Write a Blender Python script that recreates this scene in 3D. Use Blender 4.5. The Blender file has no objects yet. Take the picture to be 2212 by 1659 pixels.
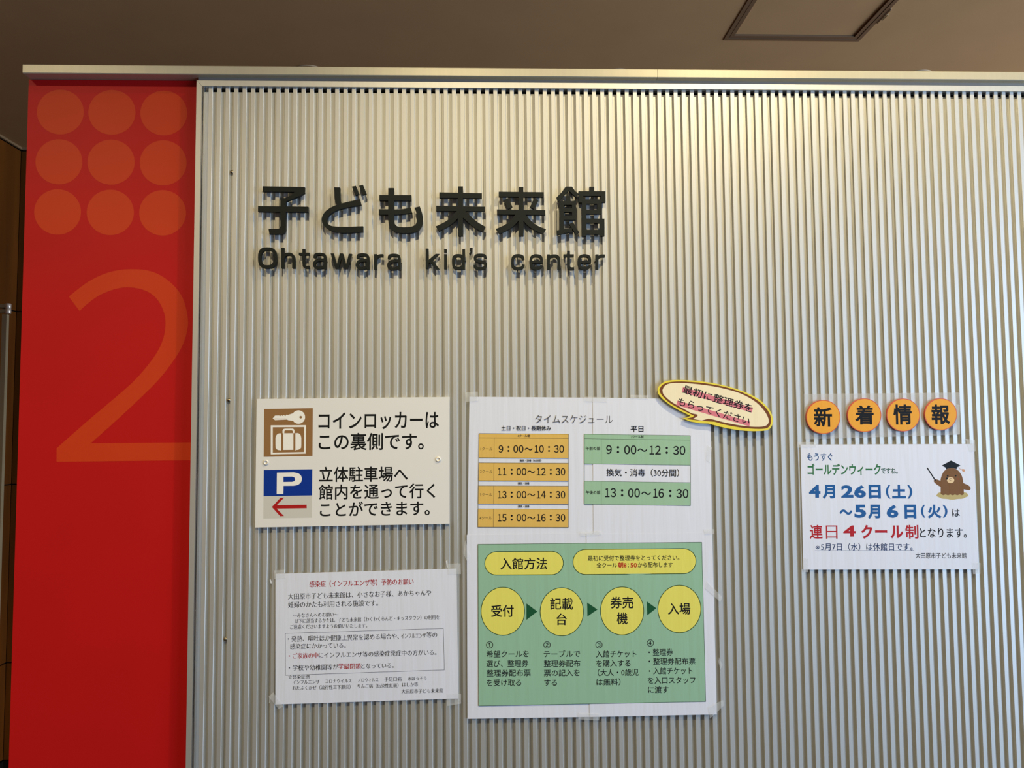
import bpy, math, random
import numpy as np
from mathutils import Vector, Matrix
from mathutils.geometry import delaunay_2d_cdt
random.seed(7)
S = bpy.context.scene
COL = S.collection
# ------------------------------------------------------------------ camera, world, lights
F = 1600.0; CX, CY = 1106.0, 829.5
YAW, PITCH, ROLL = 0.03399393, 0.05725808, -0.00883024
CAMX, CAMY, CAMZ = 0.47516, -1.2599, 1.55
def basis():
    cy, sy, cp, sp = math.cos(YAW), math.sin(YAW), math.cos(PITCH), math.sin(PITCH)
    f = Vector((sy*cp, cy*cp, sp)); r = Vector((cy, -sy, 0)); u = r.cross(f)
    cr, sr = math.cos(ROLL), math.sin(ROLL)
    return cr*r + sr*u, -sr*r + cr*u, f
BR, BU, BF = basis()
cam = bpy.data.cameras.new('camera'); camo = bpy.data.objects.new('camera', cam); COL.objects.link(camo)
M = Matrix((BR, BU, -BF)).transposed().to_4x4(); M.translation = (CAMX, CAMY, CAMZ); camo.matrix_world = M
cam.sensor_fit = 'HORIZONTAL'; cam.sensor_width = 36; cam.lens = F*36/2212; cam.clip_start = .01; cam.clip_end = 100
S.camera = camo
S.view_settings.view_transform = 'Standard'; S.view_settings.look = 'None'
S.view_settings.exposure = 0.0; S.view_settings.gamma = 1; S.view_settings.use_curve_mapping = False
w = bpy.data.worlds.new('world'); S.world = w; w.use_nodes = True
w.node_tree.nodes['Background'].inputs[0].default_value = (0.68, 0.82, 1.0, 1)
w.node_tree.nodes['Background'].inputs[1].default_value = 0.17
def area(name, loc, target, sx, sy, power, col, spread=180):
    l = bpy.data.lights.new(name, 'AREA'); l.shape = 'RECTANGLE'; l.size = sx; l.size_y = sy; l.energy = power
    l.color = col; l.spread = math.radians(spread)
    o = bpy.data.objects.new(name, l); COL.objects.link(o); o.location = loc
    o.rotation_euler = (Vector(target)-Vector(loc)).to_track_quat('-Z', 'Y').to_euler(); return o
def spot(name, loc, target, power, col, ang, blend, rad):
    l = bpy.data.lights.new(name, 'SPOT'); l.energy = power; l.color = col; l.spot_size = math.radians(ang)
    l.spot_blend = blend; l.shadow_soft_size = rad
    o = bpy.data.objects.new(name, l); COL.objects.link(o); o.location = loc
    o.rotation_euler = (Vector(target)-Vector(loc)).to_track_quat('-Z', 'Y').to_euler(); return o
WARM = (1.0, 0.83, 0.50)
CEIL = CAMZ + 1.31
DOWN = lambda x, y: (x, y, 0)
for x, y, pw in ((-.95, -1.24, 84), (.35, -1.24, 78), (1.13, -.6, 78), (2.1, -1.24, 26)):
    spot('downlight_lamp', (x, y, CEIL-.01), DOWN(x, y), pw, WARM, 150, .8, .028)
area('window_or_fill_light', (4.6, -2.5, 1.35), (0.9, 0, 1.3), 2.6, 2.2, 182, (0.48, 0.68, 1.0))
area('window_or_fill_light', (5.6, 1.1, 1.5), (2.5, .9, 1.9), 1.8, 2.0, 110, (1.0, 0.95, 0.88))  # added fill, out of view, brightens the ceiling beyond the partition

# ------------------------------------------------------------------ photo pixel -> point on a plane of the place
def P(x, y, Y=0.0):
    d = (x-CX)/F*BR - (y-CY)/F*BU + BF
    t = (Y-CAMY)/d.y
    return Vector((CAMX+t*d.x, Y, CAMZ+t*d.z))
def PC(x, y, H=CEIL):
    d = (x-CX)/F*BR - (y-CY)/F*BU + BF
    t = (H-CAMZ)/d.z
    return Vector((CAMX+t*d.x, CAMY+t*d.y, H))

# ------------------------------------------------------------------ materials
def srgb(c):
    return tuple(((v/255)/12.92 if v/255 <= .04045 else ((v/255+.055)/1.055)**2.4) for v in c)
MATS = {}
def mat(name, rgb, rough=.6, metal=0, spec=.5, bump=None, alpha=1, emit=None, coat=0):
    if name in MATS: return MATS[name]
    m = bpy.data.materials.new(name); m.use_nodes = True; MATS[name] = m
    nt = m.node_tree; b = nt.nodes['Principled BSDF']
    c = srgb(rgb)
    b.inputs['Base Color'].default_value = (*c, 1)
    b.inputs['Roughness'].default_value = rough; b.inputs['Metallic'].default_value = metal
    b.inputs['Specular IOR Level'].default_value = spec
    b.inputs['Alpha'].default_value = alpha; b.inputs['Coat Weight'].default_value = coat
    if bump:
        geo = nt.nodes.new('ShaderNodeNewGeometry'); mp = nt.nodes.new('ShaderNodeMapping')
        nz = nt.nodes.new('ShaderNodeTexNoise'); bp = nt.nodes.new('ShaderNodeBump')
        nt.links.new(geo.outputs['Position'], mp.inputs['Vector']); nt.links.new(mp.outputs[0], nz.inputs['Vector'])
        nz.inputs['Scale'].default_value = 1; nz.inputs['Detail'].default_value = 2
        nt.links.new(nz.outputs['Fac'], bp.inputs['Height']); nt.links.new(bp.outputs[0], b.inputs['Normal'])
        if bump == 'paper':
            mp.inputs['Scale'].default_value = (75, 1, 7); bp.inputs['Distance'].default_value = .0022; bp.inputs['Strength'].default_value = .35
        elif bump == 'metal':
            mp.inputs['Scale'].default_value = (160, 20, 1.6); bp.inputs['Distance'].default_value = .0006; bp.inputs['Strength'].default_value = .10
            mx = nt.nodes.new('ShaderNodeMix'); mx.data_type = 'RGBA'
            mx.inputs['A'].default_value = (*[v*.94 for v in c], 1); mx.inputs['B'].default_value = (*[min(1, v*1.04) for v in c], 1)
            nt.links.new(nz.outputs['Fac'], mx.inputs['Factor']); nt.links.new(mx.outputs['Result'], b.inputs['Base Color'])
        elif bump == 'film':
            mp.inputs['Scale'].default_value = (40, 40, 40); bp.inputs['Distance'].default_value = .002; bp.inputs['Strength'].default_value = .5
        elif bump == 'soft':
            mp.inputs['Scale'].default_value = (6, 6, 6); bp.inputs['Distance'].default_value = .004; bp.inputs['Strength'].default_value = .15
            mx = nt.nodes.new('ShaderNodeMix'); mx.data_type = 'RGBA'
            mx.inputs['A'].default_value = (*[v*.93 for v in c], 1); mx.inputs['B'].default_value = (*[min(1, v*1.06) for v in c], 1)
            nt.links.new(nz.outputs['Fac'], mx.inputs['Factor']); nt.links.new(mx.outputs['Result'], b.inputs['Base Color'])
        elif bump == 'wood':
            mp.inputs['Scale'].default_value = (14, 14, 1.2); nz.inputs['Detail'].default_value = 6; bp.inputs['Strength'].default_value = .03
            cr = nt.nodes.new('ShaderNodeValToRGB')
            cr.color_ramp.elements[0].position = .3; cr.color_ramp.elements[0].color = (*[v*.7 for v in c], 1)
            cr.color_ramp.elements[1].position = .7; cr.color_ramp.elements[1].color = (*[v*1.25 for v in c], 1)
            nt.links.new(nz.outputs['Fac'], cr.inputs[0]); nt.links.new(cr.outputs[0], b.inputs['Base Color'])
    return m
ALU = lambda: mat('satin_aluminium', (208, 207, 201), .54, .72, .5, 'metal')
ALU2 = lambda: mat('aluminium_trim', (214, 213, 206), .48, .72, .5, 'metal')
RED = lambda: mat('red_laminate', (182, 18, 18), .5, 0, .25, 'soft')
ORG = lambda: mat('orange_print', (196, 58, 22), .5, 0, .25, 'soft')
LET = lambda: mat('blackish_green_letter', (14, 20, 17), .55, 0, .25)
PAPER = lambda: mat('white_paper', (215, 219, 231), .55, 0, .4, 'paper')
INK = lambda: mat('black_ink', (20, 20, 24), .6, 0, .2, 'paper')
def ink(name, rgb): return mat('ink_'+name, rgb, .6, 0, .2, 'paper')
PLATE = lambda: mat('white_sign_plate', (222, 221, 217), .4)
BLK = lambda: mat('black_vinyl', (12, 13, 14), .6, 0, .2)
TAPE = lambda: mat('clear_tape', (235, 238, 240), .18, 0, .6, 'film', alpha=.16)
FILM = lambda: mat('clear_film', (225, 226, 228), .25, 0, .5, 'film', alpha=.14)

# ------------------------------------------------------------------ object helpers
def mesh_obj(name, verts, faces, m, parent=None, smooth=False):
    me = bpy.data.meshes.new(name); me.from_pydata([tuple(v) for v in verts], [], faces); me.update()
    me.materials.append(m)
    if smooth:
        for p in me.polygons: p.use_smooth = True
    o = bpy.data.objects.new(name, me); COL.objects.link(o)
    if parent: attach(o, parent)
    return o
def attach(o, parent):
    o.parent = parent
    o.matrix_parent_inverse = parent_world(parent).inverted()
def parent_world(p):
    m = p.matrix_basis.copy()
    if p.parent: m = parent_world(p.parent) @ p.matrix_parent_inverse @ m
    return m
def tag(o, label=None, cat=None, group=None, kind=None):
    if label: o['label'] = label
    if cat: o['category'] = cat
    if group: o['group'] = group
    if kind: o['kind'] = kind
    return o
def empty(name, loc, parent=None):
    o = bpy.data.objects.new(name, None); o.empty_display_size = .05; COL.objects.link(o); o.location = loc
    if parent: attach(o, parent)
    return o
class MB:
    def __init__(s): s.v = []; s.f = []
    def add(s, v, f):
        n = len(s.v); s.v += [Vector(q) for q in v]; s.f += [tuple(i+n for i in g) for g in f]; return s
    def box(s, x0, x1, y0, y1, z0, z1):
        return s.add([(x0,y0,z0),(x1,y0,z0),(x1,y1,z0),(x0,y1,z0),(x0,y0,z1),(x1,y0,z1),(x1,y1,z1),(x0,y1,z1)],
            [(0,3,2,1),(4,5,6,7),(0,1,5,4),(1,2,6,5),(2,3,7,6),(3,0,4,7)])
    def prism(s, pts, zaxis=None, y0=0, y1=0):
        # closed outline of (X,Z) pairs extruded from y0 to y1
        n = len(pts)
        return s.add([(a, y0, b) for a, b in pts]+[(a, y1, b) for a, b in pts],
            [tuple(range(n))[::-1], tuple(range(n, 2*n))]+[(i, (i+1) % n, n+(i+1) % n, n+i) for i in range(n)])
    def lathe(s, c, axis, prof, seg=24):
        axis = Vector(axis).normalized(); a = axis.orthogonal().normalized(); b = axis.cross(a); c = Vector(c)
        vs = []; fs = []; k = len(prof)
        for i in range(seg):
            t = 2*math.pi*i/seg
            for r, h in prof: vs.append(c+axis*h+(a*math.cos(t)+b*math.sin(t))*r)
        for i in range(seg):
            j = (i+1) % seg
            for q in range(k-1): fs.append((i*k+q, j*k+q, j*k+q+1, i*k+q+1))
        return s.add(vs, fs)
    def build(s, name, m, parent=None, smooth=False): return mesh_obj(name, s.v, s.f, m, parent, smooth)

# ------------------------------------------------------------------ 2D fill (outline polygons in any 2D frame -> triangles)
def fill2d(polys):
    c = bpy.data.curves.new('tmp', 'CURVE'); c.dimensions = '2D'; c.fill_mode = 'BOTH'
    for p in polys:
        sp = c.splines.new('POLY'); sp.points.add(len(p)-1)
        for q, (x, y) in zip(sp.points, p): q.co = (x, y, 0, 1)
        sp.use_cyclic_u = True
    o = bpy.data.objects.new('tmp', c); COL.objects.link(o)
    me = o.to_mesh(); vs = [(v.co.x, v.co.y) for v in me.vertices]; fs = [tuple(f.vertices) for f in me.polygons]
    o.to_mesh_clear(); bpy.data.objects.remove(o); bpy.data.curves.remove(c)
    return vs, fs
def fill_union(polys):
    # union of all outlines (non-zero winding), so that thickened strokes may overlap
    vs = []; es = []; seg = []
    for p in polys:
        n = len(vs); k = len(p); vs += [Vector(q) for q in p]
        es += [(n+i, n+(i+1) % k) for i in range(k)]
        seg += [(p[i][0], p[i][1], p[(i+1) % k][0], p[(i+1) % k][1]) for i in range(k)]
    r = delaunay_2d_cdt(vs, es, [], 0, 1e-6, False)
    V = np.array([(q.x, q.y) for q in r[0]]); T = np.array([f for f in r[2] if len(f) == 3])
    if len(T) == 0: return fill2d(polys)
    c = V[T].mean(axis=1); s = np.array(seg)
    wn = np.zeros(len(c), int)
    for x0, y0, x1, y1 in s:
        side = (x1-x0)*(c[:, 1]-y0)-(c[:, 0]-x0)*(y1-y0)
        wn += ((y0 <= c[:, 1]) & (y1 > c[:, 1]) & (side > 0)).astype(int)
        wn -= ((y0 > c[:, 1]) & (y1 <= c[:, 1]) & (side < 0)).astype(int)
    T = T[wn != 0]
    used = np.unique(T); m = {int(a): i for i, a in enumerate(used)}
    return [(float(V[a][0]), float(V[a][1])) for a in used], [tuple(m[int(a)] for a in t) for t in T]
def catmull(pts, n=4, closed=True):
    out = []; N = len(pts)
    rng = range(N) if closed else range(N-1)
    for i in rng:
        g = lambda k: pts[k % N] if closed else pts[max(0, min(N-1, k))]
        p0, p1, p2, p3 = g(i-1), g(i), g(i+1), g(i+2)
        for j in range(n):
            t = j/n
            out.append(tuple(.5*(2*p1[a]+(p2[a]-p0[a])*t+(2*p0[a]-5*p1[a]+4*p2[a]-p3[a])*t*t+(3*p1[a]-p0[a]-3*p2[a]+p3[a])*t**3) for a in (0, 1)))
    if not closed: out.append(tuple(pts[-1]))
    return out
def ell(cx, cy, rx, ry, n=48, a0=0, a1=360):
    return [(cx+rx*math.cos(math.radians(a0+(a1-a0)*i/n)), cy+ry*math.sin(math.radians(a0+(a1-a0)*i/n))) for i in range(n if a1-a0 == 360 else n+1)]
def stroke(pts, wd, smooth=0):
    """thick mitred polyline -> closed outline"""
    if smooth: pts = catmull(pts, smooth, False)
    L = []; R = []; n = len(pts)
    for i in range(n):
        ns = []
        if i > 0:
            dx, dy = pts[i][0]-pts[i-1][0], pts[i][1]-pts[i-1][1]; l = math.hypot(dx, dy) or 1; ns.append((-dy/l, dx/l))
        if i < n-1:
            dx, dy = pts[i+1][0]-pts[i][0], pts[i+1][1]-pts[i][1]; l = math.hypot(dx, dy) or 1; ns.append((-dy/l, dx/l))
        nx = sum(a[0] for a in ns)/len(ns); ny = sum(a[1] for a in ns)/len(ns); q = nx*nx+ny*ny
        q = max(q, .3); k = wd/2/q
        L.append((pts[i][0]+nx*k, pts[i][1]+ny*k)); R.append((pts[i][0]-nx*k, pts[i][1]-ny*k))
    return L+R[::-1]

# ------------------------------------------------------------------ text -> outlines (fonts that come with the program)
GC = {}; UC = {}
def glyphs(s, seg=3):
    if (s, seg) in GC: return GC[(s, seg)]
    c = bpy.data.curves.new('tmp', 'FONT'); c.body = s; c.size = 1
    o = bpy.data.objects.new('tmp', c); COL.objects.link(o)
    for q in bpy.context.selected_objects: q.select_set(False)
    bpy.context.view_layer.objects.active = o; o.select_set(True)
    bpy.ops.object.convert(target='CURVE')
    o = bpy.context.view_layer.objects.active
    out = []
    for sp in o.data.splines:
        b = sp.bezier_points; n = len(b); pl = []
        for i in range(n):
            p0, p1 = b[i], b[(i+1) % n]
            a, h0, h1, e = p0.co, p0.handle_right, p1.handle_left, p1.co
            ch = (e-a).length
            dev = 0 if ch < 1e-9 else max(abs((h0-a).cross(e-a).z), abs((h1-a).cross(e-a).z))/ch
            k = seg if dev > .004 else 1
            for j in range(k):
                t = j/k; q = (1-t)**3*a+3*(1-t)**2*t*h0+3*(1-t)*t*t*h1+t**3*e
                if not pl or (abs(q.x-pl[-1][0])+abs(q.y-pl[-1][1])) > 1e-4: pl.append((q.x, q.y))
        if len(pl) > 1 and abs(pl[0][0]-pl[-1][0])+abs(pl[0][1]-pl[-1][1]) < 1e-4: pl.pop()
        if len(pl) > 2: out.append(pl)
    bpy.data.objects.remove(o)
    GC[(s, seg)] = out
    return out
def area2(p): return .5*sum(p[i][0]*p[(i+1) % len(p)][1]-p[(i+1) % len(p)][0]*p[i][1] for i in range(len(p)))
def embolden(polys, ax, ay):
    if not ax and not ay: return polys
    sg = 1 if sum(area2(p) for p in polys) > 0 else -1
    out = []
    for p in polys:
        n = len(p); q = []
        for i in range(n):
            a, b, c = p[i-1], p[i], p[(i+1) % n]
            d0 = (b[0]-a[0], b[1]-a[1]); d1 = (c[0]-b[0], c[1]-b[1])
            l0 = math.hypot(*d0) or 1; l1 = math.hypot(*d1) or 1
            n0 = (sg*d0[1]/l0, -sg*d0[0]/l0); n1 = (sg*d1[1]/l1, -sg*d1[0]/l1)
            e0 = ax*n0[0]**2+ay*n0[1]**2; e1 = ax*n1[0]**2+ay*n1[1]**2
            det = n0[0]*n1[1]-n0[1]*n1[0]
            if abs(det) > .35:
                mx = (e0*n1[1]-e1*n0[1])/det; my = (n0[0]*e1-n1[0]*e0)/det
            else:
                sx, sy = n0[0]+n1[0], n0[1]+n1[1]; l = math.hypot(sx, sy) or 1; e = (e0+e1)/2
                mx, my = sx/l*e, sy/l*e
            l = math.hypot(mx, my); lim = 2.2*max(abs(ax), abs(ay))
            if l > lim: mx, my = mx*lim/l, my*lim/l
            q.append((b[0]+mx, b[1]+my))
        out.append(q)
    return out
KT, KB = .795, -.08   # ink top / bottom of a full kanji at size 1

class Sheet:
    """a flat carrier on the wall (poster, plate) that prints lie on; zoom frames turn measured values into photo pixels"""
    def __init__(s, root, Y, wave=0, seed=0, step=.00004):
        s.root = root; s.Y = Y; s.wave = wave; s.seed = seed; s.step = step; s.z = (0, 0, 1); s.base = 0; s.acc = {}
    def frame(s, x0, y0, k): s.z = (x0, y0, k); return s
    def px(s, u, v): return s.z[0]+u/s.z[2], s.z[1]+v/s.z[2]
    def pt(s, u, v, lvl=0):
        x, y = s.px(u, v); p = P(x, y, s.Y); return s.lift(p, lvl)
    def lift(s, p, lvl):
        dy = 0
        if s.wave: dy = s.wave*(math.sin(p.x*15+s.seed)*math.cos(p.z*13+s.seed*2))
        return Vector((p.x, s.Y+dy-lvl*s.step-(s.base if lvl else 0), p.z))
    def push(s, name, m, vs, fs, lab=None):
        key = (name, m.name)
        a = s.acc.setdefault(key, [[], [], m, lab]); n = len(a[0]); a[0] += vs; a[1] += [tuple(i+n for i in f) for f in fs]
        if lab: a[3] = lab
    def poly(s, name, m, polys, lvl=1, lab=None):
        vs, fs = fill2d([[(u, -v) for u, v in p] for p in polys])
        s.push(name, m, [s.pt(u, -v, lvl) for u, v in vs], fs, lab)
    def quad(s, name, m, c, lvl=1, nx=12, ny=12, lab=None):
        vs = []
        for j in range(ny+1):
            for i in range(nx+1):
                a, b = i/nx, j/ny
                u = (1-b)*((1-a)*c[0][0]+a*c[1][0])+b*((1-a)*c[3][0]+a*c[2][0])
                v = (1-b)*((1-a)*c[0][1]+a*c[1][1])+b*((1-a)*c[3][1]+a*c[2][1])
                vs.append(s.pt(u, v, lvl))
        s.push(name, m, vs, [(j*(nx+1)+i, (j+1)*(nx+1)+i, (j+1)*(nx+1)+i+1, j*(nx+1)+i+1) for j in range(ny) for i in range(nx)], lab)
    def line(s, name, m, a, b, wd, lvl=3, n=8):
        pts = [(a[0]+(b[0]-a[0])*i/n, a[1]+(b[1]-a[1])*i/n) for i in range(n+1)]
        o = stroke(pts, wd); k = n+1
        s.push(name, m, [s.pt(u, v, lvl) for u, v in o], [(i, i+1, 2*k-2-i, 2*k-1-i) for i in range(n)])
    def text(s, name, m, st, xl, xr, yc, h, slope=0, b=0, by=None, lvl=3, seg=3, ink=None, lab=None):
        """fit a line: ink from xl to xr, centre line yc at xl, full kanji ink height h (zoom units)"""
        g = embolden(glyphs(st, seg), b, b if by is None else by)
        X0 = min(q[0] for p in g for q in p); X1 = max(q[0] for p in g for q in p)
        if ink: Y0 = min(q[1] for p in g for q in p); Y1 = max(q[1] for p in g for q in p)
        else: Y0, Y1 = KB, KT
        o = P(*s.px(xl, yc), s.Y); e = P(*s.px(xr, yc+slope*(xr-xl)), s.Y); t = P(*s.px(xl, yc-h), s.Y)
        ex = (e-o); W = ex.length; ex.normalize(); ey = Vector((-ex.z, 0, ex.x)); H = (t-o).dot(ey)
        key = (st, b, by, seg)
        if key not in UC: UC[key] = fill_union(g)
        vs, fs = UC[key]
        s.push(name, m, [s.lift(o+ex*((x-X0)/(X1-X0)*W)+ey*(((y-Y0)/(Y1-Y0)-.5)*H), lvl) for x, y in vs], fs, lab)
        s.flush()
    def itext(s, name, m, st, x0, y0, x1, y1, slope=0, b=0, by=None, lvl=3, lab=None):
        s.text(name, m, st, x0, x1, (y0+y1)/2, y1-y0, slope, b, by, lvl, 3, True, lab)
    def digits(s, m, st, xl, xr, yc, h, gap=.13, lvl=5):
        adv = (xr-xl)/(len(st)-gap); 
        for i, c in enumerate(st):
            x = xl+i*adv; w_ = adv*(1-gap); a = x+(w_*.16 if c == '1' else 0); e = x+w_*(.98 if c == '1' else 1)
            g = embolden(glyphs(chr(0xFF10+int(c)), 5), .020, .012); X = [q[0] for p in g for q in p]; Y = [q[1] for p in g for q in p]
            vs, fs = fill_union(g); x0, x1, y0, y1 = min(X), max(X), min(Y), max(Y)
            s.push('time_lettering', m, [s.pt(a+(u-x0)/(x1-x0)*(e-a), yc+h/2-(v-y0)/(y1-y0)*h, lvl) for u, v in vs], fs)
    def clock(s, m, spec, yc, h, sl, lvl=5, r=11):
        # spec: digit groups with their ink extents, colon and swung dash positions
        y = lambda x: yc+sl*(x-spec[0][1])
        for k, a, b in spec:
            c = y((a+b)/2)
            if k == ':':
                for d in (-.27, .27): s.poly('time_lettering', m, [ell(a, c+d*h, r, r, 14)], lvl)
            elif k == '~':
                g = embolden(glyphs('～', 4), .014, .014); X = [q[0] for p in g for q in p]; Y = [q[1] for p in g for q in p]
                vs, fs = fill_union(g); x0, x1, y0, y1 = min(X), max(X), min(Y), max(Y)
                s.push('time_lettering', m, [s.pt(a+(u-x0)/(x1-x0)*(b-a), c+.02*h+h*.19-(v-y0)/(y1-y0)*h*.38, lvl) for u, v in vs], fs)
            else: s.digits(m, k, a, b, c, h, lvl=lvl)
        s.flush()
    def flush(s):
        for (name, mn), (vs, fs, m, lab) in s.acc.items():
            o = mesh_obj(name, vs, fs, m, s.root)
            if lab: o['label'] = lab
        s.acc = {}
def sheet_slab(name, sh, c, m, thick, nx=24, ny=18, lab=None, parent=None, extra=0):
    """the carrier itself: gridded front, back and edges, corners c in photo pixels"""
    fr = []; bk = []
    for j in range(ny+1):
        for i in range(nx+1):
            a, b = i/nx, j/ny
            x = (1-b)*((1-a)*c[0][0]+a*c[1][0])+b*((1-a)*c[3][0]+a*c[2][0])
            y = (1-b)*((1-a)*c[0][1]+a*c[1][1])+b*((1-a)*c[3][1]+a*c[2][1])
            p = sh.lift(P(x, y, sh.Y), 0); p.y -= extra
            fr.append(p); bk.append(p+Vector((0, thick, 0)))
    N = (nx+1)*(ny+1); k = nx+1
    fs = [(j*k+i, (j+1)*k+i, (j+1)*k+i+1, j*k+i+1) for j in range(ny) for i in range(nx)]
    fs += [tuple(N+q for q in f[::-1]) for f in fs]
    ring = [i for i in range(k)]+[j*k+nx for j in range(1, ny+1)]+[ny*k+i for i in range(nx-1, -1, -1)]+[j*k for j in range(ny-1, 0, -1)]
    for a, b in zip(ring, ring[1:]+ring[:1]): fs.append((a, b, N+b, N+a))
    o = mesh_obj(name, fr+bk, fs, m, parent or sh.root)
    if lab: o['label'] = lab
    return o
def prism_px(name, polys, Y0, Y1, m, parent=None):
    """outline(s) in photo pixels on the plane Y0, extruded back to Y1; several overlapping outlines make one mesh"""
    mb = MB(); pl = []
    for p in polys:
        w3 = [P(x, y, Y0) for x, y in p]; q = [(v.x, v.z) for v in w3]
        pl.append(q if area2(q) > 0 else q[::-1])
    vs, fs = fill_union(pl)
    mb.add([(x, Y0, z) for x, z in vs], fs); mb.add([(x, Y1, z) for x, z in vs], [f[::-1] for f in fs])
    cnt = {}
    for f in fs:
        for i in range(3):
            e = (f[i], f[(i+1) % 3])
            if (e[1], e[0]) in cnt: del cnt[(e[1], e[0])]
            else: cnt[e] = 1
    n = len(vs); mb.f += [(b_, a_, n+a_, n+b_) for a_, b_ in cnt]
    return mb.build(name, m, parent)

# ------------------------------------------------------------------ the room
XL, YB = -1.678, 2.185
FLOOR = lambda: mat('dark_floor', (60, 56, 52), .4, 0, .5, 'soft')
o = MB().box(XL, 6, -6, YB+.1, -.05, 0).build('floor', FLOOR()); tag(o, kind='structure')
CE = lambda: mat('brown_ceiling_paint', (184, 150, 108), .75, 0, .3, 'soft')
# ceiling with an opening for the access hatch
hx0, hx1 = 1.289, 1.758; hy1 = PC(1710, 87).y; hy0 = hy1-.469
cb = MB()
cb.box(XL-.1, hx0, -6, YB+.1, CEIL, CEIL+.05); cb.box(hx1, 6, -6, YB+.1, CEIL, CEIL+.05)
cb.box(hx0, hx1, -6, hy0, CEIL, CEIL+.05); cb.box(hx0, hx1, hy1, YB+.1, CEIL, CEIL+.05)
ceil = cb.build('ceiling', CE()); tag(ceil, kind='structure')
HF = lambda: mat('brown_hatch_frame', (126, 100, 74), .55, .2, .4)
hatch = empty('ceiling_hatch', ((hx0+hx1)/2, (hy0+hy1)/2, CEIL))
tag(hatch, 'square brown access hatch with double metal rim in the ceiling', 'hatch')
def ring_rect(mb, a0, a1, b0, b1, wd, z0, z1):
    mb.box(a0, a1, b0, b0+wd, z0, z1); mb.box(a0, a1, b1-wd, b1, z0, z1)
    mb.box(a0, a0+wd, b0+wd, b1-wd, z0, z1); mb.box(a1-wd, a1, b0+wd, b1-wd, z0, z1)
mb = MB(); ring_rect(mb, hx0, hx1, hy0, hy1, .013, CEIL-.0025, CEIL+.04); mb.build('outer_rim', HF(), hatch)
mb = MB(); ring_rect(mb, hx0+.0155, hx1-.0155, hy0+.0155, hy1-.0155, .013, CEIL-.0015, CEIL+.04); mb.build('inner_rim', HF(), hatch)
MB().box(hx0+.0295, hx1-.0295, hy0+.0295, hy1-.0295, CEIL+.004, CEIL+.02).build('hatch_panel', CE(), hatch)
# torn ceiling edge by the hatch
fl = MB()
for (a, b, c2, d) in ((1895, 48, 1925, 17), (1905, 42, 1918, 30), (1912, 30, 1924, 20)):
    p, q = PC(a, b), PC(c2, d); n = (q-p).normalized(); s_ = Vector((-n.y, n.x, 0))*.0022
    fl.add([p-s_, q-s_, q+s_, p+s_, p-s_-Vector((0, 0, .003)), q-s_-Vector((0, 0, .003)), q+s_*.3-Vector((0, 0, .005)), p+s_*.3-Vector((0, 0, .005))],
        [(0,1,2,3),(7,6,5,4),(0,4,5,1),(1,5,6,2),(2,6,7,3),(3,7,4,0)])
fo = fl.build('torn_paint_edge', mat('pale_plaster', (196, 180, 152), .8), ceil)
# wooden wall panelling in the corner behind the partition
WOOD = lambda: mat('dark_wood_panel', (108, 62, 12), .5, 0, .4, 'wood')
GAP = lambda: mat('dark_joint', (14, 10, 8), .9)
wl = MB().box(XL-.08, XL-.012, -6, YB+.08, 0, CEIL).build('wall_left', GAP()); tag(wl, kind='structure')
wb = MB().box(XL-.08, 6, YB+.012, YB+.08, 0, CEIL).build('wall_back', GAP()); tag(wb, kind='structure')
zj = [CEIL-.012, CAMZ+.546, CAMZ-.2415, CAMZ-1.033, CAMZ-1.456]
for k in range(4):
    z1, z0 = zj[k]-.003, zj[k+1]+.003
    y = YB-.0015
    for q in range(7):
        mb = MB().box(XL-.012, XL, y-1.16, y, z0, z1); mb.build('wood_panel', WOOD(), wl); y -= 1.167
    x = XL+.0015
    for q in range(6):
        mb = MB().box(x, x+1.16, YB, YB+.012, z0, z1); mb.build('wood_panel', WOOD(), wb); x += 1.167
bb = MB().box(XL-.012, XL+.004, -6, YB, 0, CAMZ-1.459).build('baseboard_left', mat('black_skirting', (16, 17, 18), .5)); tag(bb, kind='structure')
bb = MB().box(XL, 6, YB-.004, YB+.012, 0, CAMZ-1.459).build('baseboard_back', mat('black_skirting', (16, 17, 18), .5)); tag(bb, kind='structure')
tr = MB().box(XL, XL+.010, -6, YB, CEIL-.010, CEIL).box(XL, 6, YB-.010, YB, CEIL-.010, CEIL).build('trim_1', mat('brown_ceiling_trim', (150, 126, 96), .5)); tag(tr, kind='structure')  # narrow brown trim along the ceiling edge
# three recessed downlights beyond the partition
for k, (px_, lab) in enumerate(((663, 'ring of recessed ceiling downlight peeping over the rail above the first sign letters'),
        (1338, 'ring of recessed ceiling downlight peeping over the middle of the top rail'),
        (1997, 'ring of recessed ceiling downlight peeping over the right end of the top rail'))):
    a = PC(px_, (139, 146.5, 149.5)[k]+1)
    c = Vector((a.x, a.y+.055, CEIL))
    d = empty('ceiling_downlight', c); tag(d, lab, 'downlight', 'ceiling downlights beyond the partition')
    MB().lathe(c, (0, 0, -1), [(.050, -.02), (.050, .0), (.052, .0035), (.0545, .0035), (.056, 0)], 40).build('trim_ring', mat('white_trim_ring', (196, 172, 136), .5), d, True)
    MB().lathe(c, (0, 0, -1), [(.0, -.06), (.03, -.055), (.045, -.03), (.050, 0)], 40).build('reflector', mat('silver_reflector', (200, 200, 200), .15, 1), d, True)
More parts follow.
